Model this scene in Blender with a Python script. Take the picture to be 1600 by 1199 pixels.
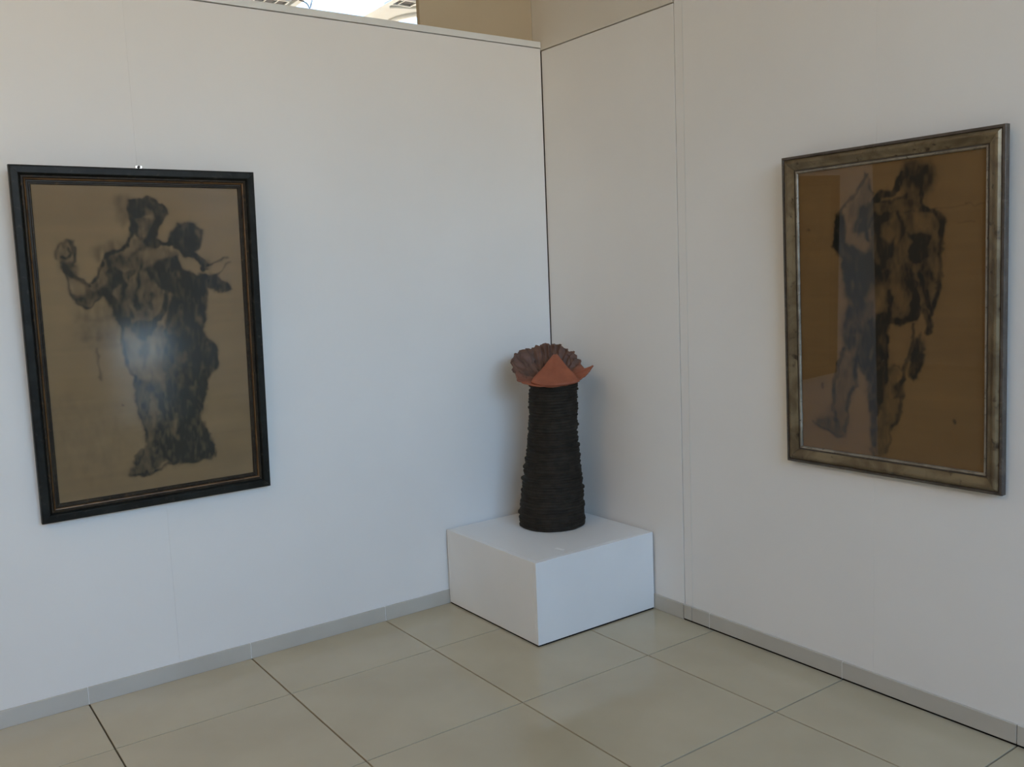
import bpy, bmesh, math, random
import numpy as np
from mathutils import Vector, Matrix, noise as mnoise

for o in list(bpy.data.objects):
    bpy.data.objects.remove(o, do_unlink=True)
sc = bpy.context.scene
COL = sc.collection
random.seed(7)

# ------------------------------------------------------------------ camera
cam_d = bpy.data.cameras.new('camera')
cam = bpy.data.objects.new('camera', cam_d)
COL.objects.link(cam)
cam_d.sensor_width = 36.0
cam_d.lens = 36.0 * 1423.11 / 1600.0
cam_d.clip_start = 0.05
R_ = Vector((0.81105018, -0.58356011, -0.04068417))
U_ = Vector((0.10105745, 0.07127074, 0.99232448))
F_ = Vector((0.57618139, 0.80893639, -0.11677725))
M = Matrix((R_, U_, -F_)).transposed().to_4x4()
M.translation = Vector((-2.714603, -3.467039, 1.469067))
cam.matrix_world = M
sc.camera = cam

# ------------------------------------------------------------------ exposure
sc.view_settings.view_transform = 'Standard'
sc.view_settings.look = 'None'
sc.view_settings.gamma = 1.0
sc.view_settings.use_curve_mapping = False
sc.view_settings.exposure = 0.0
sc.cycles.max_bounces = 10
sc.cycles.diffuse_bounces = 6
sc.cycles.glossy_bounces = 4
sc.cycles.transparent_max_bounces = 12
sc.cycles.caustics_reflective = False
sc.cycles.caustics_refractive = False
sc.cycles.sample_clamp_indirect = 6.0

# ------------------------------------------------------------------ sky
SKY = 12.0
world = bpy.data.worlds.new('sky')
sc.world = world
world.use_nodes = True
wn = world.node_tree.nodes
wl = world.node_tree.links
wn.clear()
wout = wn.new('ShaderNodeOutputWorld')
wbg = wn.new('ShaderNodeBackground')
wtc = wn.new('ShaderNodeTexCoord')
wsep = wn.new('ShaderNodeSeparateXYZ')
wmr = wn.new('ShaderNodeMapRange')
wmr.inputs['From Min'].default_value = -0.1
wmr.inputs['From Max'].default_value = 1.0
wramp = wn.new('ShaderNodeValToRGB')
cr = wramp.color_ramp
STOPS = ((0.0, (.46, .38, .28)), (.09, (.58, .51, .41)), (.18, (.60, .60, .58)), (.30, (.42, .68, 1.0)), (.50, (.31, .58, 1.0)), (1.0, (.20, .44, .92)))
cr.elements[0].position, cr.elements[0].color = STOPS[0][0], (*STOPS[0][1], 1)
cr.elements[1].position, cr.elements[1].color = STOPS[-1][0], (*STOPS[-1][1], 1)
for p_, c_ in STOPS[1:-1]:
    cr.elements.new(p_).color = (*c_, 1)
wl.new(wtc.outputs['Generated'], wsep.inputs[0])
wl.new(wsep.outputs['Z'], wmr.inputs['Value'])
wl.new(wmr.outputs['Result'], wramp.inputs['Fac'])
wl.new(wramp.outputs['Color'], wbg.inputs['Color'])
wbg.inputs['Strength'].default_value = SKY
wl.new(wbg.outputs[0], wout.inputs[0])

def add_light(name, kind, loc, rot, energy, color=(1, 1, 1), sx=1, sy=1, portal=False):
    d = bpy.data.lights.new(name, kind)
    d.energy = energy
    d.color = color
    if kind == 'AREA':
        d.shape = 'RECTANGLE'; d.size = sx; d.size_y = sy
        d.cycles.is_portal = portal
    o = bpy.data.objects.new(name, d)
    o.location = loc; o.rotation_euler = rot
    COL.objects.link(o)
    return o

# sun stands behind the building (beyond +y) and lights the paving outside
sun = add_light('sun', 'SUN', (0, 8, 12), (math.radians(-32), math.radians(12), 0), 11.0, (1.0, 0.90, 0.74))
sun.data.angle = math.radians(0.6)
# daylight portals in the window openings
PX = math.pi / 2
add_light('portal_facade', 'AREA', (-2.2, -6.25, 2.85), (PX, 0, 0), 1, sx=4.0, sy=1.5, portal=True)
add_light('portal_skylight', 'AREA', (1.13, 4.2, 4.3), (0, 0, 0), 1, sx=0.7, sy=2.0, portal=True)
add_light('portal_dome', 'AREA', (2.288, 4.65, 4.3), (0, 0, 0), 1, sx=1.0, sy=1.0, portal=True)
add_light('portal_fill_window', 'AREA', (2.0, 6.3, 1.9), (-PX, 0, 0), 1, sx=3.0, sy=2.6, portal=True)
# added unseen warm area lights, supplying the warmth that comes from the left
for i, (lx, ly) in enumerate(((-5.2, -1.2), (-5.2, -3.6))):
    add_light('warm_fill', 'AREA', (lx, ly, 3.93), (0, 0, 0), 38.0, (1.0, 0.74, 0.46), 1.2, 1.2)

# charcoal marks: kind, density, softness mm, width mm, points mm in the sheet
STROKES_A = [
('F',0.3,15,0,[-88,1115,-45,1120,-42,1041,-66,1010,-85,1037]),
('F',0.16,29,0,[-252,739,-89,752,-69,592,-187,579,-247,650]),
('F',0.04,34,0,[-385,376,-300,433,-96,363,-81,125,-308,92]),
('F',0.34,10,0,[-130,905,-55,930,55,942,109,916,97,836,70,768,51,699,11,637,-69,647,-89,752,-126,821]),
('F',0.78,6,0,[96,894,117,863,161,839,206,809,213,773,207,714,201,667,190,632,206,595,224,569,234,540,234,506,223,477,197,451,185,403,172,356,162,308,182,244,203,159,187,136,115,137,45,141,19,169,10,231,39,323,35,395,41,490,52,583,48,649,66,722,83,767,73,814]),
('F',0.45,10,0,[-67,465,43,454,45,347,22,205,-21,183,-39,238,-59,335]),
('F',0.3,10,0,[-90,658,34,649,43,442,-59,453,-85,525,-93,583]),
('F',0.78,4,0,[-44,1103,-16,1110,19,1119,49,1113,59,1095,80,1082,89,1060,70,1042,56,1028,40,1041,19,1052,1,1046,-21,1037,-40,1045,-47,1072]),
('F',0.58,5,0,[-36,1045,44,1046,53,1019,36,983,12,961,-18,966,-37,997]),
('R',0.3,6,15,[5,1081,17,1064,36,1048]),
('R',0.28,6,19,[-9,997,-4,974]),
('R',0.18,6,15,[35,1095,47,1082]),
('S',0.75,4,15,[67,1086,83,1066,73,1048,60,1023]),
('F',0.82,5,0,[35,1037,63,1032,55,1005,41,969,60,951,45,933,15,938,3,956,16,983,33,1010]),
('S',0.75,4,13,[-40,1052,-36,1019,-37,992,-50,966,-63,939]),
('S',0.55,4,10,[-25,1015,-23,983]),
('F',0.4,8,0,[-37,975,12,965,28,934,-1,925,-55,935]),
('S',0.7,4,19,[8,961,44,954,82,951,114,964]),
('S',0.4,4,10,[-16,934,-34,917,-46,903]),
('S',0.22,13,42,[-157,915,-128,932,-88,944]),
('S',0.72,4,13,[-54,944,-80,931,-110,922,-135,905,-147,879]),
('S',0.62,4,10,[-142,892,-152,866,-166,840,-185,819]),
('F',0.25,8,0,[-141,899,-109,909,-98,865,-137,822,-170,790,-189,808]),
('S',0.68,4,17,[-258,861,-239,847,-218,829,-196,808]),
('S',0.52,4,10,[-272,887,-263,843,-259,800,-249,778,-227,744,-210,732]),
('F',0.5,6,0,[-252,782,-216,776,-202,802,-171,787,-159,774,-182,748,-208,732,-231,751]),
('S',0.72,4,7,[-231,746,-208,734,-182,746,-160,769,-140,784]),
('S',0.6,4,17,[-222,759,-210,756]),
('R',0.35,6,15,[-208,749,-186,753]),
('F',0.45,6,0,[-275,895,-235,899,-225,846,-251,843,-266,861]),
('S',0.5,4,8,[-286,904,-286,926,-279,943,-268,953]),
('S',0.68,4,10,[-244,963,-231,946,-230,916,-237,873]),
('S',0.75,4,10,[-268,908,-253,903,-241,920,-244,938]),
('S',0.4,4,10,[-263,947,-246,966,-232,959]),
('S',0.6,4,10,[-259,878,-252,860]),
('F',0.22,6,0,[-279,938,-250,955,-237,920,-268,887,-282,900]),
('F',0.2,10,0,[-258,861,-228,834,-194,806,-168,823,-142,888,-103,909,-94,856,-132,808,-173,757,-211,736,-249,773]),
('F',0.16,13,0,[-283,947,-234,963,-228,886,-223,842,-261,826,-276,887]),
('S',0.3,15,34,[-95,900,-47,886,-1,894]),
('S',0.34,13,25,[-7,817,-7,749,-20,690]),
('S',0.3,13,25,[-63,819,-59,751]),
('F',0.78,6,0,[-132,852,-102,869,-78,842,-71,803,-81,752,-71,706,-61,672,-80,652,-104,668,-126,714,-140,751,-151,773,-168,772,-166,789,-135,821]),
('E',0.55,5,0,[-115,781,-91,811,-83,786,-96,751,-110,762]),
('S',0.62,4,19,[-119,865,-95,849,-70,837,-44,850]),
('S',0.3,8,21,[-89,902,-58,881,-43,863]),
('S',0.48,4,8,[-14,876,-25,836,-32,795,-41,732]),
('S',0.5,4,19,[14,770,6,720]),
('S',0.5,4,19,[-40,755,-38,723]),
('S',0.5,4,13,[-77,752,-64,720,-59,692]),
('F',0.74,6,0,[-4,862,28,879,69,896,108,905,121,863,91,813,75,779,44,792,15,816]),
('R',0.4,6,10,[84,850,89,827]),
('R',0.22,10,25,[9,911,43,902]),
('S',0.78,4,21,[71,796,62,754,52,713,27,678,3,651]),
('E',0.4,8,0,[33,756,52,778,55,746,39,709,19,687]),
('F',0.76,6,0,[-70,670,-43,677,-4,670,17,655,-3,620,-31,608,-55,632]),
('F',0.8,5,0,[83,960,96,992,122,1017,157,1026,186,1017,211,996,209,977,193,940,187,922,165,904,142,900,116,918,97,937]),
('R',0.28,6,10,[190,996,195,973]),
('R',0.15,6,17,[116,983,127,950]),
('S',0.72,4,23,[164,913,188,894,210,875,202,854]),
('F',0.85,5,0,[79,878,101,900,118,886,111,847,87,832]),
('E',0.65,5,0,[112,891,146,897,175,876,183,857,153,858,122,872]),
('E',0.55,4,0,[153,851,199,847,231,836,184,833]),
('S',0.55,4,8,[219,867,253,881,292,896]),
('S',0.75,4,6,[197,856,220,853]),
('S',0.45,4,6,[184,838,226,830,260,836,280,859,301,877]),
('F',0.78,5,0,[151,834,203,833,255,836,263,814,291,794,302,779,284,766,251,767,214,785,212,757,156,769]),
('S',0.45,10,21,[109,813,132,742,132,671]),
('R',0.22,6,21,[112,719,104,673]),
('R',0.2,6,19,[89,585,97,494]),
('R',0.22,6,17,[172,716,164,669]),
('S',0.55,4,17,[188,596,220,579,231,533,226,489]),
('S',0.5,4,13,[186,427,168,368]),
('F',0.14,17,0,[-85,639,34,640,38,443,-48,239,-66,360,-74,489]),
('S',0.45,15,29,[10,422,10,303,-5,209]),
('S',0.3,15,29,[-44,428,-37,333]),
('S',0.6,4,13,[-91,667,-95,612,-95,558,-79,506,-67,472]),
('S',0.5,4,10,[-66,477,-66,425,-62,359,-52,311,-41,274,-37,238]),
('S',0.42,10,25,[-23,616,-33,571,-22,514]),
('S',0.45,8,19,[34,649,48,588,39,495]),
('R',0.55,10,29,[-64,628,-55,573,-49,531]),
('R',0.55,10,25,[5,610,-2,550,-27,473]),
('R',0.3,10,25,[-10,400,-3,300]),
('R',0.4,8,19,[61,345,59,282,71,222]),
('S',0.4,8,15,[20,444,26,325,10,231]),
('F',0.48,8,0,[6,236,192,218,207,143,115,137,27,141,-8,171]),
('F',0.55,8,0,[-37,233,15,245,28,165,-1,138,-25,121,-59,112,-108,122,-108,141,-87,164,-65,189]),
('S',0.62,4,8,[-105,126,-59,116,-21,120,17,138,45,143]),
('S',0.5,4,21,[-60,203,-84,168]),
('S',0.7,4,10,[-47,129,-43,119]),
('R',0.35,6,13,[-19,211,-16,182]),
('S',0.6,10,25,[30,192,93,165]),
('S',0.35,4,8,[-186,588,-184,533,-179,483]),
('S',0.14,8,17,[-222,702,-157,689,-110,704]),
('S',0.14,8,17,[-224,626,-151,632]),
('S',0.6,4,6,[-114,384,-110,381]),
('S',0.6,4,8,[160,284,180,219,205,149]),
]
STROKES_B = [
('F',0.62,17,0,[47,958,69,999,100,1008,152,989,168,949,152,913,121,904,90,907,54,930]),
('F',0.45,13,0,[88,973,142,978,150,932,113,916]),
('F',0.4,13,0,[-42,893,79,896,141,858,192,806,182,765,162,673,141,555,99,515,-11,514,-42,617,-66,721]),
('S',0.72,4,24,[62,968,43,939,30,913,-8,912,-35,901]),
('S',0.45,4,9,[-39,897,23,886,75,903]),
('F',0.35,9,0,[68,917,121,908,125,869,62,870]),
('S',0.6,4,15,[121,908,123,877,139,856]),
('S',0.6,4,17,[125,857,154,851,178,834,192,806,188,776]),
('F',0.82,6,0,[72,791,112,781,158,780,148,755,133,740,133,709,112,692,87,699,79,735,91,758]),
('R',0.45,11,30,[113,827,141,806]),
('F',0.72,6,0,[-28,854,-4,852,27,854,31,833,5,819,-13,816,-18,776,13,758,36,781,31,721,4,702,-27,716,-34,781]),
('R',0.4,9,24,[9,799,18,774]),
('S',0.5,4,11,[49,848,64,811,55,776,40,753,46,701]),
('S',0.5,4,13,[74,692,95,655,102,619]),
('R',0.4,9,17,[40,765,48,676]),
('S',0.62,6,17,[-28,679,-16,646,13,669]),
('S',0.58,4,13,[-68,983,-85,948,-118,909,-152,876,-169,852,-185,799,-190,761]),
('F',0.32,9,0,[-75,976,-46,944,-49,888,-86,846,-133,839,-133,879,-99,917]),
('S',0.4,4,9,[-70,991,-57,966,-48,924]),
('F',0.9,9,0,[-176,857,-145,855,-143,817,-141,767,-101,748,-73,730,-64,701,-90,656,-135,682,-176,730,-192,769]),
('F',0.88,9,0,[-100,847,-72,882,-37,895,-31,850,-51,813,-89,793,-115,803]),
('E',0.55,6,0,[-119,799,-77,792,-78,747,-106,756,-124,778]),
('S',0.7,4,13,[-63,824,-63,771]),
('F',0.84,13,0,[-159,700,-89,731,-45,729,-28,679,-46,626,-75,572,-118,546,-150,619]),
('F',0.18,15,0,[-124,839,-31,862,-18,678,-42,576,-127,576,-154,683]),
('S',0.4,15,30,[-9,699,-1,637]),
('S',0.35,15,30,[70,676,82,615]),
('F',0.8,6,0,[-33,534,-1,543,21,522,56,519,91,535,104,563,123,555,108,515,60,496,12,497,-29,497]),
('S',0.66,4,15,[15,606,21,555,16,520]),
('S',0.72,4,26,[95,623,102,579,104,535]),
('R',0.45,11,30,[39,612,52,559]),
('R',0.45,11,30,[-17,613,-10,563]),
('F',0.3,9,0,[141,752,186,768,186,653,162,536,131,555,121,651]),
('S',0.6,4,13,[190,787,182,742,186,676,178,618,162,567]),
('S',0.55,4,15,[162,567,152,520,146,476]),
('S',0.5,4,13,[141,755,135,697,121,658,135,611,148,555]),
('S',0.55,4,22,[133,540,152,508,146,480]),
('S',0.4,9,17,[146,658,166,642]),
('R',0.3,9,15,[154,732,156,673]),
('F',0.66,11,0,[-142,555,-42,580,-31,513,-30,388,-58,373,-93,359,-120,383,-153,414,-160,485]),
('F',0.76,6,0,[-81,449,-34,488,7,483,9,389,-5,315,-17,251,-27,197,-37,88,-56,96,-59,193,-72,321,-94,346,-115,357,-117,379,-91,402]),
('E',0.35,6,0,[-139,413,-105,416,-115,357,-139,360]),
('S',0.6,4,15,[-153,414,-176,363,-192,296,-199,211,-194,166]),
('S',0.55,4,15,[-110,351,-106,297,-131,263,-141,207,-152,126]),
('F',0.3,6,0,[-166,403,-110,384,-111,286,-141,207,-157,117,-192,157,-193,269]),
('F',0.5,6,0,[-275,153,-227,176,-182,170,-152,126,-157,108,-195,108,-244,125]),
('S',0.5,4,9,[-280,150,-233,128,-188,106,-152,113]),
('F',0.18,13,0,[-264,161,-206,223,-194,168]),
('F',0.8,6,0,[-29,497,12,497,13,390,4,305,-20,219,-35,303]),
('E',0.3,11,0,[21,489,86,499,78,413,51,361,18,373]),
('F',0.8,6,0,[104,461,123,476,133,424,133,379,116,334,99,322,80,340,84,393]),
('S',0.62,4,11,[99,499,91,430,73,384,62,330,38,295]),
('F',0.66,6,0,[33,303,60,334,60,268,33,261]),
('S',0.5,4,13,[55,268,51,217,23,164,12,116,-2,79]),
('F',0.38,9,0,[-7,368,42,366,55,268,44,204,12,137,-5,66,-42,65,-24,197]),
('S',0.35,4,6,[33,366,51,367,58,351]),
('R',0.25,11,26,[15,327,6,221]),
('S',0.5,4,11,[-41,109,-51,77,-37,62]),
('S',0.65,4,13,[232,209,232,205]),
('S',0.4,4,11,[-241,283,-241,276]),
('S',0.3,4,11,[-288,818,-285,816]),
('S',0.28,2,3,[27,856,79,851,141,856,241,855,317,856]),
('S',0.25,2,3,[237,807,291,809]),
]
CABLE_PTS = [(0.6734, 4.3000, 3.9718), (0.7069, 4.3000, 3.9442), (0.7420, 4.3000, 3.9382), (0.7710, 4.3000, 3.9260), (0.7876, 4.3000, 3.9065), (0.7977, 4.3000, 3.8808), (0.8088, 4.3000, 3.9094), (0.8202, 4.3000, 3.9434), (0.8316, 4.3000, 3.9775)]

# ------------------------------------------------------------------ material helpers
MATS = {}
def new_mat(name):
    m = bpy.data.materials.new(name)
    m.use_nodes = True
    MATS[name] = m
    nt = m.node_tree
    return m, nt, nt.nodes['Principled BSDF']

def ramp_noise(nt, scale, c0, c1, p0=0.35, p1=0.65, detail=4, stretch=(1, 1, 1), coord='Object', dist=0.0):
    tc = nt.nodes.new('ShaderNodeTexCoord')
    mp = nt.nodes.new('ShaderNodeMapping')
    mp.inputs['Scale'].default_value = stretch
    nz = nt.nodes.new('ShaderNodeTexNoise')
    nz.inputs['Scale'].default_value = scale
    nz.inputs['Detail'].default_value = detail
    nz.inputs['Distortion'].default_value = dist
    rp = nt.nodes.new('ShaderNodeValToRGB')
    rp.color_ramp.elements[0].position = p0
    rp.color_ramp.elements[1].position = p1
    rp.color_ramp.elements[0].color = (*c0, 1)
    rp.color_ramp.elements[1].color = (*c1, 1)
    nt.links.new(tc.outputs[coord], mp.inputs[0])
    nt.links.new(mp.outputs[0], nz.inputs['Vector'])
    nt.links.new(nz.outputs['Fac'], rp.inputs['Fac'])
    return rp, nz

def bump(nt, bsdf, src, strength, dist=0.002):
    b = nt.nodes.new('ShaderNodeBump')
    b.inputs['Strength'].default_value = strength
    b.inputs['Distance'].default_value = dist
    nt.links.new(src, b.inputs['Height'])
    nt.links.new(b.outputs[0], bsdf.inputs['Normal'])

def noise_mat(name, c0, c1, scale=6, rough=0.5, spec=0.5, metal=0.0, bmp=0.0, bscale=None, stretch=(1, 1, 1), p0=.35, p1=.65, coord='Object', detail=4):
    m, nt, b = new_mat(name)
    rp, nz = ramp_noise(nt, scale, c0, c1, p0, p1, detail, stretch, coord)
    nt.links.new(rp.outputs[0], b.inputs['Base Color'])
    b.inputs['Roughness'].default_value = rough
    b.inputs['Specular IOR Level'].default_value = spec
    b.inputs['Metallic'].default_value = metal
    if bmp:
        if bscale:
            n2 = nt.nodes.new('ShaderNodeTexNoise')
            n2.inputs['Scale'].default_value = bscale
            n2.inputs['Detail'].default_value = 5
            tc = nt.nodes.new('ShaderNodeTexCoord')
            nt.links.new(tc.outputs['Object'], n2.inputs['Vector'])
            bump(nt, b, n2.outputs['Fac'], bmp)
        else:
            bump(nt, b, nz.outputs['Fac'], bmp)
    return m

WALL = noise_mat('white_wall_paint', (.80, .785, .755), (.835, .82, .79), 1.3, .55, .35, bmp=.06, bscale=140)
UPPER = noise_mat('cream_wall_paint', (.70, .655, .575), (.74, .69, .61), 1.1, .6, .3, bmp=.06, bscale=140)
BEIGE = noise_mat('beige_wall_paint', (.50, .405, .275), (.54, .44, .305), 1.2, .65, .3, bmp=.06, bscale=140)
CORE = noise_mat('panel_core', (.16, .15, .13), (.22, .20, .18), 8, .8, .2)
TRIM = noise_mat('white_lacquer_trim', (.76, .77, .75), (.80, .805, .785), 3, .4, .4)
CEIL = noise_mat('ceiling_plaster', (.80, .79, .76), (.84, .83, .80), 1.5, .7, .2)
HALL = noise_mat('hall_paint', (.27, .24, .20), (.33, .295, .25), .7, .7, .2)
TILE = noise_mat('polished_beige_tile', (.445, .385, .265), (.505, .445, .315), 2.2, .10, .5, coord='Object', detail=6, p0=.3, p1=.7)
SKIRT = noise_mat('skirting_tile', (.48, .455, .40), (.53, .505, .445), 3.0, .22, .5, detail=6)
GROUT = noise_mat('dark_grout', (.075, .065, .045), (.11, .095, .07), 30, .9, .1)
PLINTH = noise_mat('white_melamine', (.79, .795, .785), (.825, .83, .82), 2.5, .32, .45)
CARD = noise_mat('white_card', (.93, .93, .92), (.95, .95, .94), 9, .6, .3)
PAVING = noise_mat('pale_paving', (.52, .45, .35), (.60, .53, .42), .6, .8, .2)
CABLE = noise_mat('grey_cable', (.10, .10, .11), (.16, .16, .17), 9, .5, .4)
VENTDARK = noise_mat('vent_shadow', (.05, .05, .06), (.09, .09, .10), 8, .6, .3)
GAP_SHADE = noise_mat('gap_shade_black', (.008, .008, .007), (.014, .013, .012), 20, .9, .1)  # near-black that stands for the shade inside the floor gaps
STEEL = noise_mat('bright_steel', (.70, .70, .70), (.82, .82, .80), 20, .25, .5, metal=1.0)

# dark marbled frame
def frame_mat(name, cols, scale, rough, metal, bmp, spec=.5):
    m, nt, b = new_mat(name)
    r1, n1 = ramp_noise(nt, scale, cols[0], cols[1], .38, .62, 6, dist=.8)
    r2, n2 = ramp_noise(nt, scale * 3.1, (0, 0, 0), (1, 1, 1), .60, .72, 5, dist=.3)
    mx = nt.nodes.new('ShaderNodeMix'); mx.data_type = 'RGBA'
    nt.links.new(r2.outputs[0], mx.inputs['Factor'])
    nt.links.new(r1.outputs[0], mx.inputs[6])
    mx.inputs[7].default_value = (*cols[2], 1)
    nt.links.new(mx.outputs[2], b.inputs['Base Color'])
    b.inputs['Roughness'].default_value = rough
    b.inputs['Metallic'].default_value = metal
    b.inputs['Specular IOR Level'].default_value = spec
    bump(nt, b, n2.outputs['Fac'], bmp, .0015)
    return m
DARKFRAME = frame_mat('marbled_black_green_wood', ((.008, .009, .008), (.016, .018, .016), (.040, .038, .032)), 14, .42, 0, .15, .22)
DARKINNER = frame_mat('worn_brown_moulding', ((.018, .014, .010), (.034, .026, .017), (.080, .050, .026)), 22, .40, 0, .2, .3)
GILT = frame_mat('worn_gilt_bead', ((.075, .038, .014), (.17, .088, .032), (.03, .016, .010)), 9, .38, .35, .2)
SILVER = frame_mat('worn_silver_gilt', ((.125, .088, .046), (.225, .172, .098), (.045, .029, .015)), 12, .33, .35, .5)
SILVEREDGE = frame_mat('dark_bronze_edge', ((.065, .052, .042), (.10, .082, .066), (.15, .125, .095)), 20, .45, .2, .3)
SILVERFIL = frame_mat('pale_silver_fillet', ((.22, .19, .15), (.34, .30, .24), (.10, .078, .055)), 24, .34, .4, .25)

def pane_mat(name, rough, f0=.043):
    # thin pane: clear body, mirror share by Schlick's law (same from both sides)
    m = bpy.data.materials.new(name); m.use_nodes = True
    nt = m.node_tree; nt.nodes.clear()
    out = nt.nodes.new('ShaderNodeOutputMaterial')
    mix = nt.nodes.new('ShaderNodeMixShader')
    tr = nt.nodes.new('ShaderNodeBsdfTransparent')
    gl = nt.nodes.new('ShaderNodeBsdfAnisotropic')
    gl.inputs['Roughness'].default_value = rough
    lw = nt.nodes.new('ShaderNodeLayerWeight')
    lw.inputs['Blend'].default_value = .5
    pw = nt.nodes.new('ShaderNodeMath'); pw.operation = 'POWER'; pw.inputs[1].default_value = 5
    ma = nt.nodes.new('ShaderNodeMath'); ma.operation = 'MULTIPLY_ADD'
    ma.inputs[1].default_value = 1 - f0; ma.inputs[2].default_value = f0
    nt.links.new(lw.outputs['Facing'], pw.inputs[0])
    nt.links.new(pw.outputs[0], ma.inputs[0])
    nt.links.new(ma.outputs[0], mix.inputs[0])
    nt.links.new(tr.outputs[0], mix.inputs[1])
    nt.links.new(gl.outputs[0], mix.inputs[2])
    nt.links.new(mix.outputs[0], out.inputs[0])
    return m
GLASS_SOFT = pane_mat('etched_picture_glass', .105)
GLASS_CLEAR = pane_mat('clear_picture_glass', .012, .052)
GLASS_WIN = pane_mat('window_glass', .0)
COATED = bpy.data.materials.new('coated_glass_face'); COATED.use_nodes = True
_nt = COATED.node_tree; _nt.nodes.clear()
_o = _nt.nodes.new('ShaderNodeOutputMaterial'); _t = _nt.nodes.new('ShaderNodeBsdfTransparent')
_nt.links.new(_t.outputs[0], _o.inputs[0])
FROST = bpy.data.materials.new('frosted_glass'); FROST.use_nodes = True  # translucent pane so the unseen slot window glows
_nt = FROST.node_tree; _nt.nodes.clear()
_o = _nt.nodes.new('ShaderNodeOutputMaterial'); _t = _nt.nodes.new('ShaderNodeBsdfTranslucent')
_t.inputs[0].default_value = (1.0, .97, .90, 1)
_nt.links.new(_t.outputs[0], _o.inputs[0])

def paper_mat(name, base0, base1, coal):
    m, nt, b = new_mat(name)
    r1, n1 = ramp_noise(nt, 2.4, base0, base1, .3, .7, 5)
    r2, n2 = ramp_noise(nt, 9, (.93, .93, .93), (1.04, 1.03, 1.0), .3, .7, 4, stretch=(.25, 1, 3.5))
    mul = nt.nodes.new('ShaderNodeMix'); mul.data_type = 'RGBA'; mul.blend_type = 'MULTIPLY'
    mul.inputs['Factor'].default_value = 1
    nt.links.new(r1.outputs[0], mul.inputs[6]); nt.links.new(r2.outputs[0], mul.inputs[7])
    at = nt.nodes.new('ShaderNodeAttribute'); at.attribute_name = 'charcoal'
    mx = nt.nodes.new('ShaderNodeMix'); mx.data_type = 'RGBA'
    nt.links.new(at.outputs['Fac'], mx.inputs['Factor'])
    nt.links.new(mul.outputs[2], mx.inputs[6])
    mx.inputs[7].default_value = (*coal, 1)
    nt.links.new(mx.outputs[2], b.inputs['Base Color'])
    b.inputs['Roughness'].default_value = .9
    b.inputs['Specular IOR Level'].default_value = .1
    return m
PAPER_A = paper_mat('brown_drawing_paper', (.215, .148, .078), (.255, .178, .096), (.020, .023, .021))
PAPER_B = paper_mat('ochre_drawing_paper', (.165, .095, .038), (.198, .116, .048), (.014, .014, .012))

CLAYBODY = noise_mat('dark_brown_stoneware', (.016, .013, .009), (.030, .024, .017), 30, .75, .25, bmp=.5, bscale=70)

# terracotta: smooth orange slip near the throat, brown-grey unglazed ruffles (attribute 'ruffle')
CLAYRED, _nt, _b = new_mat('red_terracotta')
_r1, _n1 = ramp_noise(_nt, 16, (.25, .068, .030), (.36, .105, .048), .3, .7, 5)
_r2, _n2 = ramp_noise(_nt, 24, (.085, .045, .030), (.165, .078, .050), .3, .7, 5)
_at = _nt.nodes.new('ShaderNodeAttribute'); _at.attribute_name = 'ruffle'
_mx = _nt.nodes.new('ShaderNodeMix'); _mx.data_type = 'RGBA'
_nt.links.new(_at.outputs['Fac'], _mx.inputs['Factor'])
_nt.links.new(_r1.outputs[0], _mx.inputs[6]); _nt.links.new(_r2.outputs[0], _mx.inputs[7])
_nt.links.new(_mx.outputs[2], _b.inputs['Base Color'])
_b.inputs['Roughness'].default_value = .6
bump(_nt, _b, _n2.outputs['Fac'], .35, .003)

# ------------------------------------------------------------------ object helpers
def link(name, me, mat, parent=None, label=None, cat=None, group=None, kind=None):
    o = bpy.data.objects.new(name, me)
    COL.objects.link(o)
    if mat is not None and len(me.materials) == 0:
        me.materials.append(mat)
    if parent is not None:
        o.parent = parent
    tag(o, label, cat, group, kind)
    return o

def tag(o, label=None, cat=None, group=None, kind=None):
    if label: o['label'] = label
    if cat: o['category'] = cat
    if group: o['group'] = group
    if kind: o['kind'] = kind
    return o

def empty(name, loc=(0, 0, 0), rot=(0, 0, 0), **kw):
    o = bpy.data.objects.new(name, None)
    o.location = loc; o.rotation_euler = rot
    o.empty_display_size = .1
    COL.objects.link(o)
    return tag(o, **kw)

def add_box(bm, x0, x1, y0, y1, z0, z1):
    v = [bm.verts.new((x, y, z)) for z in (z0, z1) for y in (y0, y1) for x in (x0, x1)]
    for f in ((0, 2, 3, 1), (4, 5, 7, 6), (0, 1, 5, 4), (2, 6, 7, 3), (0, 4, 6, 2), (1, 3, 7, 5)):
        bm.faces.new([v[i] for i in f])

def mesh_of(bm, name, bevel=0.0, seg=1, smooth=False):
    if bevel:
        bmesh.ops.bevel(bm, geom=list(bm.edges), offset=bevel, segments=seg, affect='EDGES', profile=.5)
    bmesh.ops.recalc_face_normals(bm, faces=bm.faces)
    me = bpy.data.meshes.new(name)
    bm.to_mesh(me); bm.free()
    if smooth:
        for p in me.polygons: p.use_smooth = True
    return me

def box(name, x0, x1, y0, y1, z0, z1, mat, parent=None, bevel=0.0, seg=1, **kw):
    bm = bmesh.new()
    add_box(bm, x0, x1, y0, y1, z0, z1)
    return link(name, mesh_of(bm, name, bevel, seg), mat, parent, **kw)

def boxes(name, lst, mat, parent=None, bevel=0.0, **kw):
    bm = bmesh.new()
    for b in lst: add_box(bm, *b)
    return link(name, mesh_of(bm, name, bevel), mat, parent, **kw)

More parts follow.
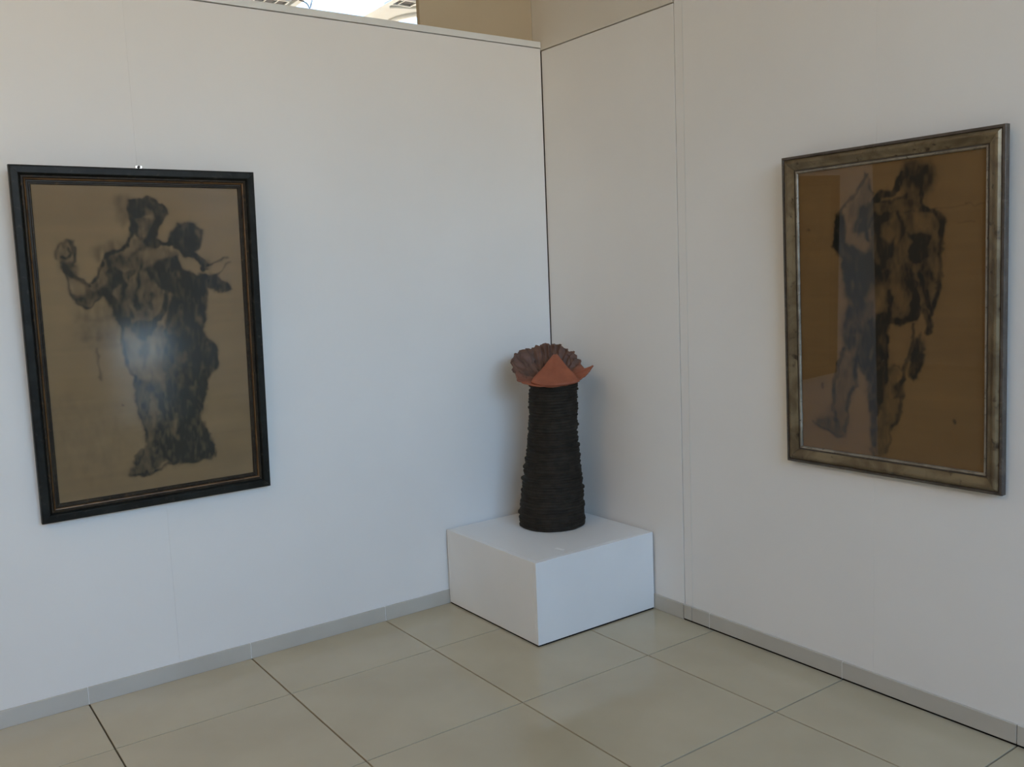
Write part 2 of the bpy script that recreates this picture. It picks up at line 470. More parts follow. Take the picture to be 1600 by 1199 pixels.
def tube(name, pts, rad, mat, parent=None, seg=8, **kw):
    bm = bmesh.new()
    rings = []
    pts = [Vector(p) for p in pts]
    for i, p in enumerate(pts):
        d = (pts[min(i + 1, len(pts) - 1)] - pts[max(i - 1, 0)]).normalized()
        a = d.orthogonal().normalized(); b = d.cross(a)
        if rings:
            a = (pa - d * pa.dot(d)).normalized(); b = d.cross(a)
        pa = a
        rings.append([bm.verts.new(p + rad * (math.cos(t) * a + math.sin(t) * b)) for t in [2 * math.pi * k / seg for k in range(seg)]])
    for r0, r1 in zip(rings, rings[1:]):
        for k in range(seg):
            bm.faces.new((r0[k], r0[(k + 1) % seg], r1[(k + 1) % seg], r1[k]))
    bm.faces.new(rings[0]); bm.faces.new(rings[-1])
    return link(name, mesh_of(bm, name, smooth=True), mat, parent, **kw)

# ------------------------------------------------------------------ floor
S = 0.6
GX0, GY0 = -2.1756, -0.4106          # one grout crossing
floor = box('floor', -7.0, 4.0, -6.3, 6.2, -.06, -.010, GROUT, kind='structure', label='polished beige square tile floor with thin dark joints')
J = .0026
near = []
far_bm = bmesh.new()
tile_me = {}
for i in range(-9, 13):
    for j in range(-12, 11):
        x0, x1 = GX0 + i * S, GX0 + (i + 1) * S
        y0, y1 = GY0 - (j + 1) * S, GY0 - j * S
        x0c, x1c, y0c, y1c = max(x0, -7.0), min(x1, 4.0), max(y0, -6.3), min(y1, 6.2)
        if x1c - x0c < .02 or y1c - y0c < .02: continue
        # inside our corner the tiles are cut at the walls
        incorner = (-3.4 < (x0 + x1) / 2 < .25) and (-2.9 < (y0 + y1) / 2 < .25)
        if incorner:
            if x0c < 0 < x1c: x1c = 0.0
            if y0c < 0 < y1c and x1c > -2.7: y1c = 0.0
            near.append((x0c + J, x1c - J, y0c + J, y1c - J))
        else:
            add_box(far_bm, x0c + J, x1c - J, y0c + J, y1c - J, -.010, 0)
for (x0, x1, y0, y1) in near:
    key = (round(x1 - x0, 4), round(y1 - y0, 4))
    if key not in tile_me:
        bm = bmesh.new()
        add_box(bm, -key[0] / 2, key[0] / 2, -key[1] / 2, key[1] / 2, -.010, 0)
        bmesh.ops.bevel(bm, geom=[e for e in bm.edges if all(abs(v.co.z) < 1e-6 for v in e.verts)], offset=.0008, segments=1, affect='EDGES')
        tile_me[key] = mesh_of(bm, 'floor_tile')
    o = link('floor_tile', tile_me[key], TILE, floor)
    o.location = ((x0 + x1) / 2, (y0 + y1) / 2, 0)
link('tile_field', mesh_of(far_bm, 'tile_field'), TILE, floor, kind='stuff')

# ------------------------------------------------------------------ left wall: free-standing partition
SEAM_L = -1.849
HW = 2.5185
WL0 = -2.735
wl_ = box('wall_left', WL0, -.010, .010, .045, .0, HW - .002, CORE, kind='structure', label='white free-standing partition wall on the left of the corner')
for (a, b) in ((WL0, SEAM_L - .0001), (SEAM_L + .0001, -.006)):
    box('panel', a, b, 0, .010, .002, HW - .003, WALL, wl_, bevel=.0004)
    box('back_panel', a, b, .045, .055, .002, HW - .003, WALL, wl_, bevel=.0006)
box('end_panel', WL0 - .012, WL0, 0, .055, .002, HW - .003, WALL, wl_, bevel=.0006)
box('trim_1', WL0 - .014, -.006, -.006, .060, HW, HW + .027, TRIM, kind='structure', bevel=.0012, label='white capping strip along the top of the left partition')
# skirting of the left wall, jointed above the floor joints
bl = empty('baseboard_left', (0, 0, 0), kind='structure', label='grey beige tile skirting along the left wall')
xs = [WL0, GX0, GX0 + S, GX0 + 2 * S, GX0 + 3 * S, -.012]
for a, b in zip(xs, xs[1:]):
    box('skirting_tile', a + .001, b - .001, -.008, 0, .0, .063, SKIRT, bl, bevel=.001)
for a in xs[1:-1]:
    box('skirting_joint', a - .001, a + .001, -.0068, -.0002, .0, .062, TRIM, bl)

# ------------------------------------------------------------------ right wall: panels, post and sliding panel
wr = box('wall_right', .012, .20, -6.2, .66, 0, 4.0, CORE, kind='structure', label='white panelled wall on the right of the corner')
box('panel', 0, .012, -.846, .0, 0, 2.505, WALL, wr, bevel=.0008)
box('upper_panel', -.004, .012, -.843, .0595, 2.509, 3.999, UPPER, wr, bevel=.0010)
box('post', .0005, .012, -.8915, -.849, .004, 3.999, WALL, wr, bevel=.0010)
for a, b in ((-1.7274, -.8945), (-2.96, -1.7276), (-4.20, -2.9602), (-6.2, -4.2002)):
    box('panel', 0, .012, a, b, .004, 3.999, WALL, wr, bevel=.0004)
# bright aluminium edging that shows in the joint beside the post
box('edge_strip', -.0006, .004, -.8942, -.8922, .07, 2.6, TRIM, wr)
br = empty('baseboard_right', (0, 0, 0), kind='structure', label='beige tile skirting along the right wall with a dark gap below')
ys = [-.846, GY0, -.012]
for a, b in zip(ys, ys[1:]):
    box('skirting_tile', -.008, 0, a + .001, b - .001, 0, .066, SKIRT, br, bevel=.001)
ys = [-4.1, GY0 - 5 * S, GY0 - 4 * S, GY0 - 3 * S, GY0 - 2 * S, GY0 - S + .02, -.894, -.848]
for a, b in zip(ys, ys[1:]):
    box('skirting_tile', -.009, 0, a + .001, b - .001, .0065, .067, SKIRT, br, bevel=.001)
box('gap_shade_strip', -.0065, 0, -4.1, -.848, .0003, .0062, GAP_SHADE, br)  # dark strip painting the shade below the raised skirting
for a in (GY0 - S + .02, GY0 - 2 * S):
    box('skirting_joint', -.0078, -.0002, a - .001, a + .001, .005, .066, TRIM, br)

# pillar right behind the corner, seen above the partition
box('wall_corner', -.612, -.0041, .0597, .085, 0, 4.0, BEIGE, kind='structure', label='beige wall piece rising behind the partition at the corner')

# ------------------------------------------------------------------ rest of the building
def wall_with_holes(name, x0, x1, z0, z1, holes, to3, thick, mat, label):
    # rectangular grid cut at the hole borders
    us = sorted({x0, x1, *[h[0] for h in holes], *[h[1] for h in holes]})
    vs = sorted({z0, z1, *[h[2] for h in holes], *[h[3] for h in holes]})
    bm = bmesh.new()
    for ua, ub in zip(us, us[1:]):
        for va, vb in zip(vs, vs[1:]):
            uc, vc = (ua + ub) / 2, (va + vb) / 2
            if any(h[0] < uc < h[1] and h[2] < vc < h[3] for h in holes): continue
            add_box(bm, *to3(ua, ub, va, vb, thick))
    return link(name, mesh_of(bm, name), mat, kind='structure', label=label)

FAC = (-4.2, -.2, 2.1, 3.6)
SLOT = (-.66, -.06, .02, .52)  # unseen low slot, sized to place the glow in the left picture
wall_with_holes('wall_back', -7.0, .2, 0, 4.0, [FAC, SLOT], lambda a, b, c, d, t: (a, b, -6.3 - t, -6.3, c, d), .2, WALL, 'white facade wall behind the viewer with a high window band')
box('wall_hall_left', -7.2, -7.0, -6.5, 6.4, 0, 4.0, HALL, kind='structure', label='beige end wall of the side hall')
FILL_WIN = (.5, 3.5, .6, 3.2)  # unseen opening added to brighten the hall ceiling
wall_with_holes('wall_far', -7.0, 4.2, 0, 4.0, [FILL_WIN], lambda a, b, c, d, t: (a, b, 6.2, 6.2 + t, c, d), .2, WALL, 'white far wall of the hall behind the partition')
box('wall_hall_right', 4.0, 4.2, .66, 6.2, 0, 4.0, WALL, kind='structure', label='white right wall of the hall behind the partition')
box('wall_hall_front', .2, 4.2, .46, .66, 0, 4.0, WALL, kind='structure', label='white wall closing the hall beside the pillar')

# ceiling sheet with a rectangular and a round skylight
CZ = 4.0
SKR = (.78, 1.48, 3.2, 5.2)
SCX, SCY, SRAD = 2.288, 4.65, .470
bm = bmesh.new()
def loop(pts):
    vs = [bm.verts.new((x, y, CZ)) for x, y in pts]
    return [bm.edges.new((vs[k], vs[(k + 1) % len(vs)])) for k in range(len(vs))]
ed = loop([(-7.2, -6.5), (4.2, -6.5), (4.2, 6.4), (-7.2, 6.4)])
ed += loop([(SKR[0], SKR[2]), (SKR[1], SKR[2]), (SKR[1], SKR[3]), (SKR[0], SKR[3])])
NC = 64
ed += loop([(SCX + SRAD * math.cos(2 * math.pi * k / NC), SCY + SRAD * math.sin(2 * math.pi * k / NC)) for k in range(NC)])
bmesh.ops.triangle_fill(bm, use_beauty=True, use_dissolve=False, edges=ed)
r = bmesh.ops.extrude_face_region(bm, geom=list(bm.faces))
bmesh.ops.translate(bm, vec=(0, 0, .22), verts=[g for g in r['geom'] if isinstance(g, bmesh.types.BMVert)])
link('ceiling', mesh_of(bm, 'ceiling'), CEIL, kind='structure', label='white plaster ceiling with skylight openings')

w3 = empty('window_3', (0, 0, 0), kind='structure', label='bright rectangular skylight over the hall behind the partition')
a0, a1, b0, b1 = SKR
boxes('frame', [(a0 - .05, a0 + .012, b0 - .05, b1 + .05, CZ - .03, CZ - .001), (a1 - .012, a1 + .05, b0 - .05, b1 + .05, CZ - .03, CZ - .001),
                (a0 + .012, a1 - .012, b0 - .05, b0 + .012, CZ - .03, CZ - .001), (a0 + .012, a1 - .012, b1 - .012, b1 + .05, CZ - .03, CZ - .001)], TRIM, w3, bevel=.003)
box('pane', a0 + .002, a1 - .002, b0 + .002, b1 - .002, CZ + .15, CZ + .156, GLASS_WIN, w3)

w4 = empty('window_4', (0, 0, 0), kind='structure', label='bright round skylight with a white rim beside the pillar top')
bm = bmesh.new()
prof = [(SRAD - .012, CZ - .001), (SRAD - .012, CZ - .030), (SRAD + .030, CZ - .030), (SRAD + .043, CZ - .018), (SRAD + .043, CZ - .001)]
rings = [[bm.verts.new((SCX + q * math.cos(2 * math.pi * k / NC), SCY + q * math.sin(2 * math.pi * k / NC), z)) for k in range(NC)] for q, z in prof]
for r0, r1 in zip(rings, rings[1:] + rings[:1]):
    for k in range(NC):
        bm.faces.new((r0[k], r0[(k + 1) % NC], r1[(k + 1) % NC], r1[k]))
link('rim', mesh_of(bm, 'rim'), TRIM, w4)
bm = bmesh.new()
vs = [bm.verts.new((SCX + (SRAD - .002) * math.cos(2 * math.pi * k / NC), SCY + (SRAD - .002) * math.sin(2 * math.pi * k / NC), CZ + .15)) for k in range(NC)]
f = bm.faces.new(vs)
r = bmesh.ops.extrude_face_region(bm, geom=[f])
bmesh.ops.translate(bm, vec=(0, 0, .006), verts=[g for g in r['geom'] if isinstance(g, bmesh.types.BMVert)])
link('pane', mesh_of(bm, 'pane'), GLASS_WIN, w4)

# windows of the facade behind the viewer
w1 = empty('window_1', (0, 0, 0), kind='structure', label='high band window in the facade behind the viewer')
x0, x1, z0, z1 = FAC
boxes('frame', [(x0, x1, -6.44, -6.38, z0, z0 + .05), (x0, x1, -6.44, -6.38, z1 - .05, z1), (x0, x0 + .05, -6.44, -6.38, z0 + .05, z1 - .05), (x1 - .05, x1, -6.44, -6.38, z0 + .05, z1 - .05)], TRIM, w1)
for k in range(4):
    q0 = x0 + .05 + k * (x1 - x0 - .1) / 4; q1 = x0 + .05 + (k + 1) * (x1 - x0 - .1) / 4
    box('pane', q0, q1, -6.413, -6.407, z0 + .05, z1 - .05, GLASS_WIN, w1)
    if k: box('mullion', q0 - .02, q0 + .02, -6.405, -6.375, z0 + .05, z1 - .05, TRIM, w1)
w2 = empty('glow_window', (0, 0, 0), kind='structure', label='unseen low frosted window, shaped for the glow in the left picture glass')
x0, x1, z0, z1 = SLOT
boxes('frame', [(x0, x1, -6.44, -6.38, z0, z0 + .04), (x0, x1, -6.44, -6.38, z1 - .04, z1), (x0, x0 + .04, -6.44, -6.38, z0 + .04, z1 - .04), (x1 - .04, x1, -6.44, -6.38, z0 + .04, z1 - .04)], TRIM, w2)
box('pane', x0 + .04, x1 - .04, -6.413, -6.407, z0 + .04, z1 - .04, FROST, w2)
w5 = empty('fill_window', (0, 0, 0), kind='structure', label='added unseen window in the far wall, brightening the hall ceiling')
x0, x1, z0, z1 = FILL_WIN
boxes('frame', [(x0, x1, 6.28, 6.34, z0, z0 + .05), (x0, x1, 6.28, 6.34, z1 - .05, z1), (x0, x0 + .05, 6.28, 6.34, z0 + .05, z1 - .05), (x1 - .05, x1, 6.28, 6.34, z0 + .05, z1 - .05)], TRIM, w5)
box('pane', x0 + .05, x1 - .05, 6.307, 6.313, z0 + .05, z1 - .05, GLASS_WIN, w5)
box('ground_outside', -40, 40, -60, -6.52, -.25, -.12, PAVING, kind='structure', label='pale paving outside the facade')

# ceiling fittings seen over the partition
def vent(x0, x1, y0, y1, nslot, label):
    t = empty('ceiling_vent', ((x0 + x1) / 2, (y0 + y1) / 2, CZ), label=label, cat='vent', group='ceiling vents over the hall')
    hx, hy = (x1 - x0) / 2, (y1 - y0) / 2
    box('backing', -hx + .01, hx - .01, -hy + .01, hy - .01, -.006, -.0005, VENTDARK, t)
    boxes('frame', [(-hx, hx, -hy, -hy + .018, -.02, -.0005), (-hx, hx, hy - .018, hy, -.02, -.0005), (-hx, -hx + .018, -hy + .018, hy - .018, -.02, -.0005), (hx - .018, hx, -hy + .018, hy - .018, -.02, -.0005)], TRIM, t, bevel=.002)
    for k in range(1, nslot):
        xx = -hx + k * 2 * hx / nslot
        box('slat', xx - .006, xx + .006, -hy + .018, hy - .018, -.016, -.004, TRIM, t)
    return t
vent(1.46, 1.74, 3.99, 4.16, 2, 'dark slotted ceiling vent beside the round skylight')
vent(.40, .71, 4.50, 4.72, 3, 'dark slotted ceiling vent left of the rectangular skylight')
tube('ceiling_conduit', [(1.575, 4.262, CZ - .011), (1.70, 4.214, CZ - .011), (1.83, 4.166, CZ - .011)], .011, TRIM, label='thin white conduit on the ceiling above the round skylight', cat='conduit')
tube('hanging_cable', CABLE_PTS, .006, CABLE, label='thin dark cable looping down in front of the bright skylight', cat='cable')

# ------------------------------------------------------------------ plinth
PX0, PX1, PY0, PY1, PH = -.6488, -.0115, -.6759, -.0115, .346
pl = empty('display_plinth', ((PX0 + PX1) / 2, (PY0 + PY1) / 2, 0), label='low white square plinth standing in the corner under the sculpture', cat='plinth')
hx, hy = (PX1 - PX0) / 2, (PY1 - PY0) / 2
box('gap_shade_base', -hx + .003, hx - .003, -hy + .003, hy - .003, 0, .0065, GAP_SHADE, pl)  # black block in place of the shade gap under the plinth
box('front_panel', -hx, hx, -hy, -hy + .016, .007, PH - .0005, PLINTH, pl, bevel=.0012, seg=2)
box('side_panel', -hx, -hx + .016, -hy + .0163, hy - .0163, .007, PH - .0005, PLINTH, pl, bevel=.0012, seg=2)
box('side_panel', hx - .016, hx, -hy + .0163, hy - .0163, .007, PH - .0005, PLINTH, pl, bevel=.0012, seg=2)
box('back_panel', -hx, hx, hy - .016, hy, .007, PH - .0005, PLINTH, pl, bevel=.0012, seg=2)
box('top_panel', -hx + .0163, hx - .0163, -hy + .0163, hy - .0163, PH - .018, PH, PLINTH, pl, bevel=.0012, seg=2)

bm = bmesh.new()
add_box(bm, -.021, .021, -.008, .008, 0, .0012)
for v in bm.verts:                       # slight curl of the card
    v.co.z += .0015 * (v.co.x / .021) ** 2
c = link('caption_card', mesh_of(bm, 'caption_card'), CARD, label='tiny blank white card lying on top of the plinth', cat='card')
c.location = (-.468, -.602, PH + .0002); c.rotation_euler = (0, 0, math.radians(-78))

# ------------------------------------------------------------------ sculpture
SX, SY = -.245, -.270
n_dir = Vector((.5802, .8145, 0)); r_dir = Vector((.8145, -.5802, 0))
sculpt = empty('clay_sculpture', (SX, SY, PH), (0, 0, math.atan2(r_dir.y, r_dir.x)),
               label='tall dark coiled clay column crowned by a ruffled red terracotta shell', cat='sculpture')
# local frame: +X right as seen from the room, +Y towards the corner
rng = np.random.default_rng(5)
heights = [0, .06, .15, .30, .39, .50, .62, .66]
rads = [.150, .149, .140, .1245, .1150, .1085, .1075, .1095]
shift = [0, .002, .006, .0115, .0165, .021, .0275, .026]
bm = bmesh.new()
NS = 112
z = 0.0
rings = []
layer = 0
prev_ang = rng.uniform(0, 6.28)
while z < .655:
    h = rng.uniform(.0085, .0145)
    dr = rng.normal(0, .0017)
    sx_, sy_ = rng.normal(0, .0016, 2)
    a1, a2, p1, p2 = rng.normal(0, .0018), rng.normal(0, .0012), rng.uniform(0, 6.28), rng.uniform(0, 6.28)
    tilt, tp = rng.normal(0, .0022), rng.uniform(0, 6.28)
    for (fz, fr) in ((.04, -.0042), (.26, 0.0), (.70, .0006), (.95, -.0030)):
        zz = z + fz * h
        R0 = np.interp(zz, heights, rads); cx = np.interp(zz, heights, shift)
        ring = []
        for k in range(NS):
            t = 2 * math.pi * k / NS
            nz = mnoise.noise(Vector((math.cos(t) * 3, math.sin(t) * 3, zz * 34 + 3.7))) * .0028
            rr = R0 + dr + fr + a1 * math.sin(3 * t + p1) + a2 * math.sin(7 * t + p2) + nz
            ring.append(bm.verts.new((cx + sx_ + rr * math.cos(t), sy_ + rr * math.sin(t), min(max(zz + tilt * math.sin(t + tp) * min(1, zz / .05), 0.0), .662))))
        rings.append(ring)
    z += h
    layer += 1
for r0, r1 in zip(rings, rings[1:]):
    for k in range(NS):
        bm.faces.new((r0[k], r0[(k + 1) % NS], r1[(k + 1) % NS], r1[k]))
bm.faces.new(list(reversed(rings[0]))); bm.faces.new(rings[-1])
link('coiled_body', mesh_of(bm, 'coiled_body', smooth=True), CLAYBODY, sculpt, label='dark brown column of stacked clay coils')

# terracotta crown: irregular open shell, high ruffled back, low smooth lip in front
RIM = [  # angle (deg, 0 right, 90 back), x, y(back +), z
    (0, .206, -.010, .717), (7, .172, .010, .703), (14, .158, .035, .714), (28, .138, .062, .752), (45, .122, .085, .770), (66, .090, .108, .794), (90, .038, .122, .811),
    (112, -.012, .122, .808), (132, -.058, .105, .797), (152, -.104, .075, .790), (172, -.143, .030, .776), (192, -.150, -.020, .742),
    (212, -.143, -.055, .698), (232, -.112, -.090, .662), (252, -.050, -.118, .650), (272, .022, -.126, .645), (292, .080, -.116, .650),
    (312, .128, -.092, .660), (334, .170, -.058, .683), (352, .190, -.025, .699), (360, .206, -.010, .717)]
RA = np.array(RIM)
NT, NR = 288, 36
def crown_point(t, s):
    d = math.degrees(t) % 360
    x = np.interp(d, RA[:, 0], RA[:, 1]); y = np.interp(d, RA[:, 0], RA[:, 2]); zr = np.interp(d, RA[:, 0], RA[:, 3])
    c = Vector((.022, 0, .662))
    rim = Vector((x, y, zr))
    # the ruffled part runs from the right, over the back, to the front left
    w = 0.0
    if d < 246: w = min(1, max(0, (d - 4) / 18)) * min(1, max(0, (246 - d) / 42))
    prof = s ** 1.0
    q = Vector((c.x + (rim.x - c.x) * prof, c.y + (rim.y - c.y) * prof, 0))
    up = .22 * s + .78 * s ** 2.4 if w > 0 else s ** 1.5
    up = w * (.22 * s + .78 * s ** 2.4) + (1 - w) * s ** 1.5
    zz = c.z + (rim.z - c.z) * up
    out = Vector((rim.x - c.x, rim.y - c.y, 0)).normalized()
    ph = t * 13 + 1.4 * math.sin(t * 3.0) + 2.2 * s
    ru = (.7 * math.sin(ph) + .7 * math.sin(2.3 * ph + 1.3)) * .0070 * s * w
    ru2 = (mnoise.noise(Vector((q.x * 42, q.y * 42, s * 5))) * .012 + mnoise.noise(Vector((q.x * 95, q.y * 95, s * 14))) * .011) * s * w
    q += out * (ru + ru2)
    zz += w * s * (.0055 * math.sin(ph * 1.05 + .7) * s + .006 * mnoise.noise(Vector((t * 16, s * 9, 5.0))) + .009 * mnoise.noise(Vector((t * 6, s * 6, 2.0))))
    edge = mnoise.noise(Vector((math.cos(t) * 9, math.sin(t) * 9, 7.0))) * .006 * s * s
    return Vector((q.x, q.y, zz + edge * (.35 + .65 * w))), w
bm = bmesh.new()
lay = bm.verts.layers.float.new('ruffle')
grid = []
cen = bm.verts.new((.022, 0, .662)); cen[lay] = 0
for i in range(1, NR + 1):
    row = []
    for k in range(NT):
        p_, w = crown_point(2 * math.pi * k / NT, i / NR)
        v = bm.verts.new(p_); v[lay] = min(1, w * min(1, (i / NR) * 1.8) * 1.0)
        row.append(v)
    grid.append(row)
for k in range(NT):
    bm.faces.new((cen, grid[0][k], grid[0][(k + 1) % NT]))
for r0, r1 in zip(grid, grid[1:]):
    for k in range(NT):
        bm.faces.new((r0[k], r1[k], r1[(k + 1) % NT], r0[(k + 1) % NT]))
crown = link('terracotta_crown', mesh_of(bm, 'terracotta_crown', smooth=True), CLAYRED, sculpt, label='open red terracotta shell with a ruffled brown back')
md = crown.modifiers.new('thickness', 'SOLIDIFY'); md.thickness = .007; md.offset = -1

# smooth pointed tongue standing in the front of the shell
bm = bmesh.new()
lay = bm.verts.layers.float.new('ruffle')
NU, NV = 22, 20
apex = Vector((.041, .020, .764))
rowsv = []
for j in range(NV + 1):
    tv = j / NV
    row = []
    halfl = .104 * (1 - tv) ** .96 + .0015 + .004 * math.sin(tv * 9)*(1-tv)
    for i in range(NU + 1):
        u = -1 + 2 * i / NU
        cxm = .032 + .009 * tv
        base_y = -.131 + .149 * tv ** .80
        fold = .030 * (abs(u) ** 1.25) * (1 - .55 * tv)
        xx = cxm + u * halfl
        zz = .643 + .014 * u * u * (1 - tv) + (apex.z - .643) * tv + .002 * math.sin(u * 5 + 1) * (1 - tv)
        yy = base_y + fold + .003 * mnoise.noise(Vector((u * 2, tv * 3, 1.0)))
        v = bm.verts.new((xx, yy, zz)); v[lay] = 0.0
        row.append(v)
    rowsv.append(row)
for r0, r1 in zip(rowsv, rowsv[1:]):
    for i in range(NU):
        bm.faces.new((r0[i], r0[i + 1], r1[i + 1], r1[i]))
tong = link('terracotta_tongue', mesh_of(bm, 'terracotta_tongue', smooth=True), CLAYRED, sculpt, label='smooth orange pointed tongue in front of the shell')
md = tong.modifiers.new('thickness', 'SOLIDIFY'); md.thickness = .009; md.offset = 1

# ------------------------------------------------------------------ framed drawings
def rail(name, prof, side, W, H, mat, parent):
    bm = bmesh.new()
    loops = []
    for end in (0, 1):
        lp = []
        for (w, h) in prof:
            if side == 'bottom': x, z = ((-W / 2 + w) if end == 0 else (W / 2 - w)), w
            elif side == 'top': x, z = ((-W / 2 + w) if end == 0 else (W / 2 - w)), H - w
            elif side == 'left': x, z = -W / 2 + w, (w if end == 0 else H - w)
            else: x, z = W / 2 - w, (w if end == 0 else H - w)
            # hairline mitre
            if side in ('bottom', 'top'): x += .0004 if end == 0 else -.0004
            else: z += .0004 if end == 0 else -.0004
            lp.append(bm.verts.new((x, -h, z)))
        loops.append(lp)
    n = len(prof)
    for k in range(n):
        bm.faces.new((loops[0][k], loops[0][(k + 1) % n], loops[1][(k + 1) % n], loops[1][k]))
    bm.faces.new(loops[0]); bm.faces.new(list(reversed(loops[1])))
    return link(name, mesh_of(bm, name), mat, parent)

def charcoal_sheet(name, x0, x1, z0, z1, y, ops, mat, parent, seed, label, step=.0022):
    nx = int((x1 - x0) / step); nz = int((z1 - z0) / step)
    gx = np.linspace(x0, x1, nx) * 1000; gz = np.linspace(z0, z1, nz) * 1000
    X, Z = np.meshgrid(gx, gz)
    D = np.zeros_like(X)
    r = np.random.default_rng(seed)
    def smooth_noise(cx, cz):
        g = r.normal(size=(int((z1 - z0) * 1000 / cz) + 3, int((x1 - x0) * 1000 / cx) + 3))
        fx = (X - gx[0]) / cx; fz = (Z - gz[0]) / cz
        ix = fx.astype(int); iz = fz.astype(int); tx = fx - ix; tz = fz - iz
        tx = tx * tx * (3 - 2 * tx); tz = tz * tz * (3 - 2 * tz)
        return (g[iz, ix] * (1 - tx) + g[iz, ix + 1] * tx) * (1 - tz) + (g[iz + 1, ix] * (1 - tx) + g[iz + 1, ix + 1] * tx) * tz
    # wobble the outlines so edges look rubbed rather than cut
    WX = X + 3.2 * smooth_noise(22, 22) + 1.6 * smooth_noise(9, 9)
    WZ = Z + 3.2 * smooth_noise(22, 22) + 1.6 * smooth_noise(9, 9)
    for (k, d, soft, width, q) in ops:
        P = np.array(q, float).reshape(-1, 2)
        pad = width + 3 * soft + 14
        i0, i1 = np.searchsorted(gx, [P[:, 0].min() - pad, P[:, 0].max() + pad])
        j0, j1 = np.searchsorted(gz, [P[:, 1].min() - pad, P[:, 1].max() + pad])
        if i1 <= i0 or j1 <= j0: continue
        x = WX[j0:j1, i0:i1]; zz = WZ[j0:j1, i0:i1]
        closed = k in 'FE'
        A = P; B = np.roll(P, -1, 0) if closed else P[1:]
        if not closed: A = P[:-1]
        dist = np.full(x.shape, 1e9); inside = np.zeros(x.shape, bool)
        for a, b in zip(A, B):
            ab = b - a
            t = np.clip(((x - a[0]) * ab[0] + (zz - a[1]) * ab[1]) / max(ab @ ab, 1e-6), 0, 1)
            dist = np.minimum(dist, np.hypot(x - a[0] - t * ab[0], zz - a[1] - t * ab[1]))
            if closed and a[1] != b[1]:
                cr_ = ((a[1] > zz) != (b[1] > zz)) & (x < (b[0] - a[0]) * (zz - a[1]) / (b[1] - a[1]) + a[0])
                inside ^= cr_
        sd = np.where(inside, -dist, dist) if closed else dist - width / 2
        sft = max(soft, 2.0) * (1.25 if closed else 1.0)
        mk = np.clip(.5 - sd / (2 * sft), 0, 1); mk = mk * mk * (3 - 2 * mk)
        sub = D[j0:j1, i0:i1]
        if k in 'FS': sub[:] = 1 - (1 - sub) * (1 - d * mk)
        else: sub *= 1 - d * mk
    def blur(A, sig):                     # sig in mm
        fz = np.fft.fftfreq(A.shape[0])[:, None]; fx = np.fft.rfftfreq(A.shape[1])[None, :]
        k = np.exp(-2 * (math.pi * sig / (step * 1000)) ** 2 * (fz ** 2 + fx ** 2))
        return np.fft.irfft2(np.fft.rfft2(A) * k, A.shape)
    # rubbed tone around the marks, then heavier darks
    D = 1 - (1 - blur(D, 1.3)) * (1 - .22 * np.clip(blur(D, 11), 0, 1))
    D = np.clip(D * 1.16, 0, 1)
    D = np.clip(D + .13 * np.sqrt(np.clip(blur(D, 7), 0, 1)) * (smooth_noise(16, 34) + .5 * smooth_noise(7, 15)), 0, 1)
    patch = 1 + .08 * smooth_noise(14, 30) + .05 * smooth_noise(6, 14)
    grain = 1 + .02 * r.normal(size=X.shape)
    D = np.clip(D * patch * grain, 0, .96)
    D = np.clip(D + .018 * np.clip(smooth_noise(30, 60), 0, 2), 0, 1)
    me = bpy.data.meshes.new(name)
    V = np.stack([X / 1000, np.full_like(X, y), Z / 1000], -1).reshape(-1, 3)
    idx = np.arange(nx * nz).reshape(nz, nx)
    Fq = np.stack([idx[:-1, :-1], idx[:-1, 1:], idx[1:, 1:], idx[1:, :-1]], -1).reshape(-1, 4)
    # back face of the sheet gives it thickness
    me.from_pydata(V.tolist(), [], Fq.tolist())
    at = me.attributes.new('charcoal', 'FLOAT', 'POINT')
    at.data.foreach_set('value', D.reshape(-1).astype(np.float32))
    return link(name, me, mat, parent, label=label)

def framed(name, W, H, loc, rotz, tilt, parts, opening, ops, paper, glass, seed, label, plabel):
    t = empty(name, loc, (tilt, 0, rotz), label=label, cat='framed drawing')
    for side in ('bottom', 'top', 'left', 'right'):
        main = None
        for (pn, prof, mat) in parts:
            o = rail(pn, prof, side, W, H, mat, t if main is None else main)
            if main is None: main = o
    w = opening
    bx0, bx1, bz0, bz1 = -W / 2 + w, W / 2 - w, w, H - w
    charcoal_sheet('drawing_sheet', bx0 - .004, bx1 + .004, bz0 - .004, bz1 + .004, -.0072, ops, paper, t, seed, plabel)
    box('backing_board', bx0 - .006, bx1 + .006, -.0068, -.0015, bz0 - .006, bz1 + .006, CORE, t)
    g = box('glass_pane', bx0 - .003, bx1 + .003, -.0100, -.0085, bz0 - .003, bz1 + .003, glass, t)
    g.data.materials.append(COATED)          # coated back of the pane does not mirror
    for p_ in g.data.polygons:
        p_.material_index = 0 if p_.normal.y < -.9 else 1
    return t

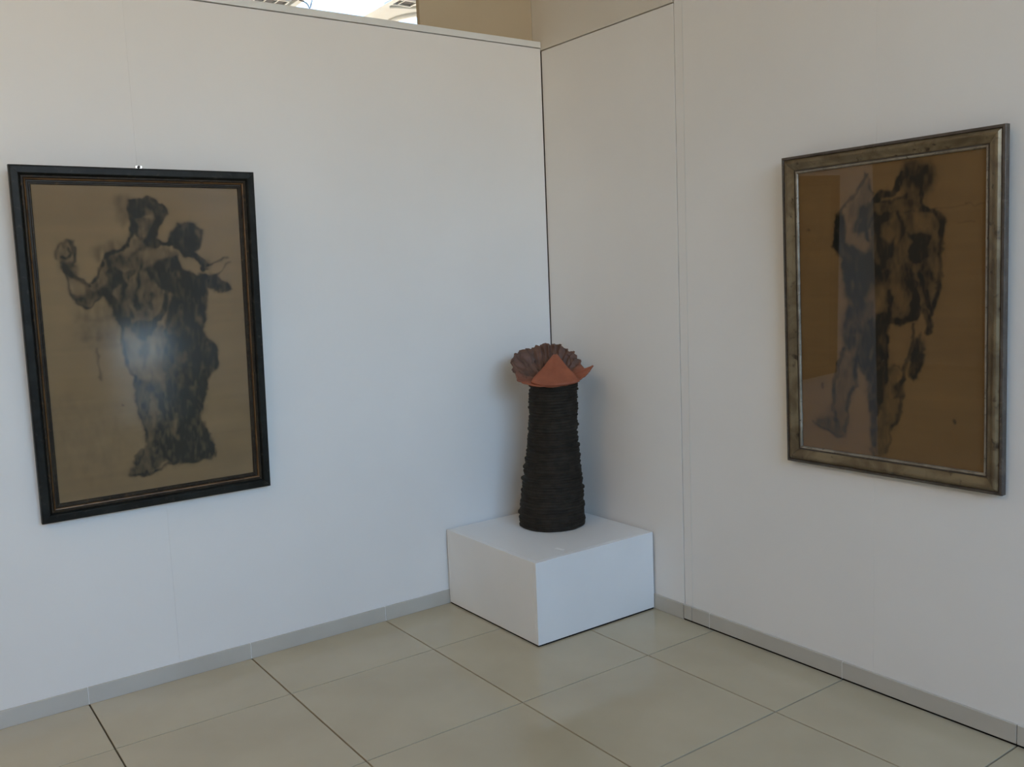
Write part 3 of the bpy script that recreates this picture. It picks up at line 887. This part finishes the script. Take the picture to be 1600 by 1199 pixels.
PA = [('frame_rail', [(0, 0), (0, .021), (.0025, .0245), (.006, .0255), (.024, .0265), (.0275, .024), (.029, .0185), (.031, .0165), (.031, 0)], DARKFRAME),
      ('inner_moulding', [(.0314, 0), (.0314, .0165), (.034, .0195), (.038, .0205), (.0412, .018), (.0412, 0)], DARKINNER),
      ('gilt_bead', [(.0416, 0), (.0416, .0175), (.0432, .0195), (.046, .0185), (.0475, .015), (.0475, 0)], GILT),
      ('inner_fillet', [(.0479, 0), (.0479, .0135), (.053, .0145), (.0555, .0125), (.0560, .0135), (.0585, .0135), (.0615, .0105), (.0615, 0)], DARKINNER)]
fa = framed('framed_drawing', .8135, 1.2093, ((-2.26942 - 1.45596) / 2, -.0085, .6886), 0, math.atan2(.0600, 1.2077), PA, .0615,
            STROKES_A, PAPER_A, GLASS_SOFT, 11,
            'dark narrow frame with a charcoal drawing of two figures, one arm raised',
            'brown paper with a charcoal drawing of two standing figures')
# metal hanger on top of the dark frame
hg = box('hanger_plate', -.012, .012, -.012, -.006, 1.2085, 1.220, STEEL, fa, bevel=.001, label='small bright metal hanger')
hg.location = (-.0005, 0, 0)
tube('hanger_screw', [(0, -.0125, 1.2145), (0, -.017, 1.2145)], .0045, VENTDARK, hg)

PB = [('frame_rail', [(0, 0), (0, .020), (.0015, .0225), (.008, .0235), (.0105, .0205), (.0105, 0)], SILVEREDGE),
      ('ridge_moulding', [(.0109, 0), (.0109, .0205), (.0145, .0245), (.0185, .0285), (.0225, .0300), (.0265, .0290), (.0315, .0255), (.0375, .0215), (.0435, .0185), (.0470, .0165), (.0470, 0)], SILVER),
      ('inner_cove', [(.0474, 0), (.0474, .0140), (.0515, .0140), (.0515, 0)], SILVEREDGE),
      ('inner_fillet', [(.0519, 0), (.0519, .0160), (.0545, .0172), (.0575, .0155), (.0595, .0115), (.0595, 0)], SILVERFIL)]
framed('framed_drawing', .7637, 1.0717, (-.0085, (-1.39821 - 2.16193) / 2, .7671), -math.pi / 2, math.atan2(.0240, 1.0714), PB, .0595,
       STROKES_B, PAPER_B, GLASS_CLEAR, 23,
       'silver gilt frame with a charcoal drawing of one figure seen from behind',
       'ochre paper with a charcoal drawing of a figure seen from behind')
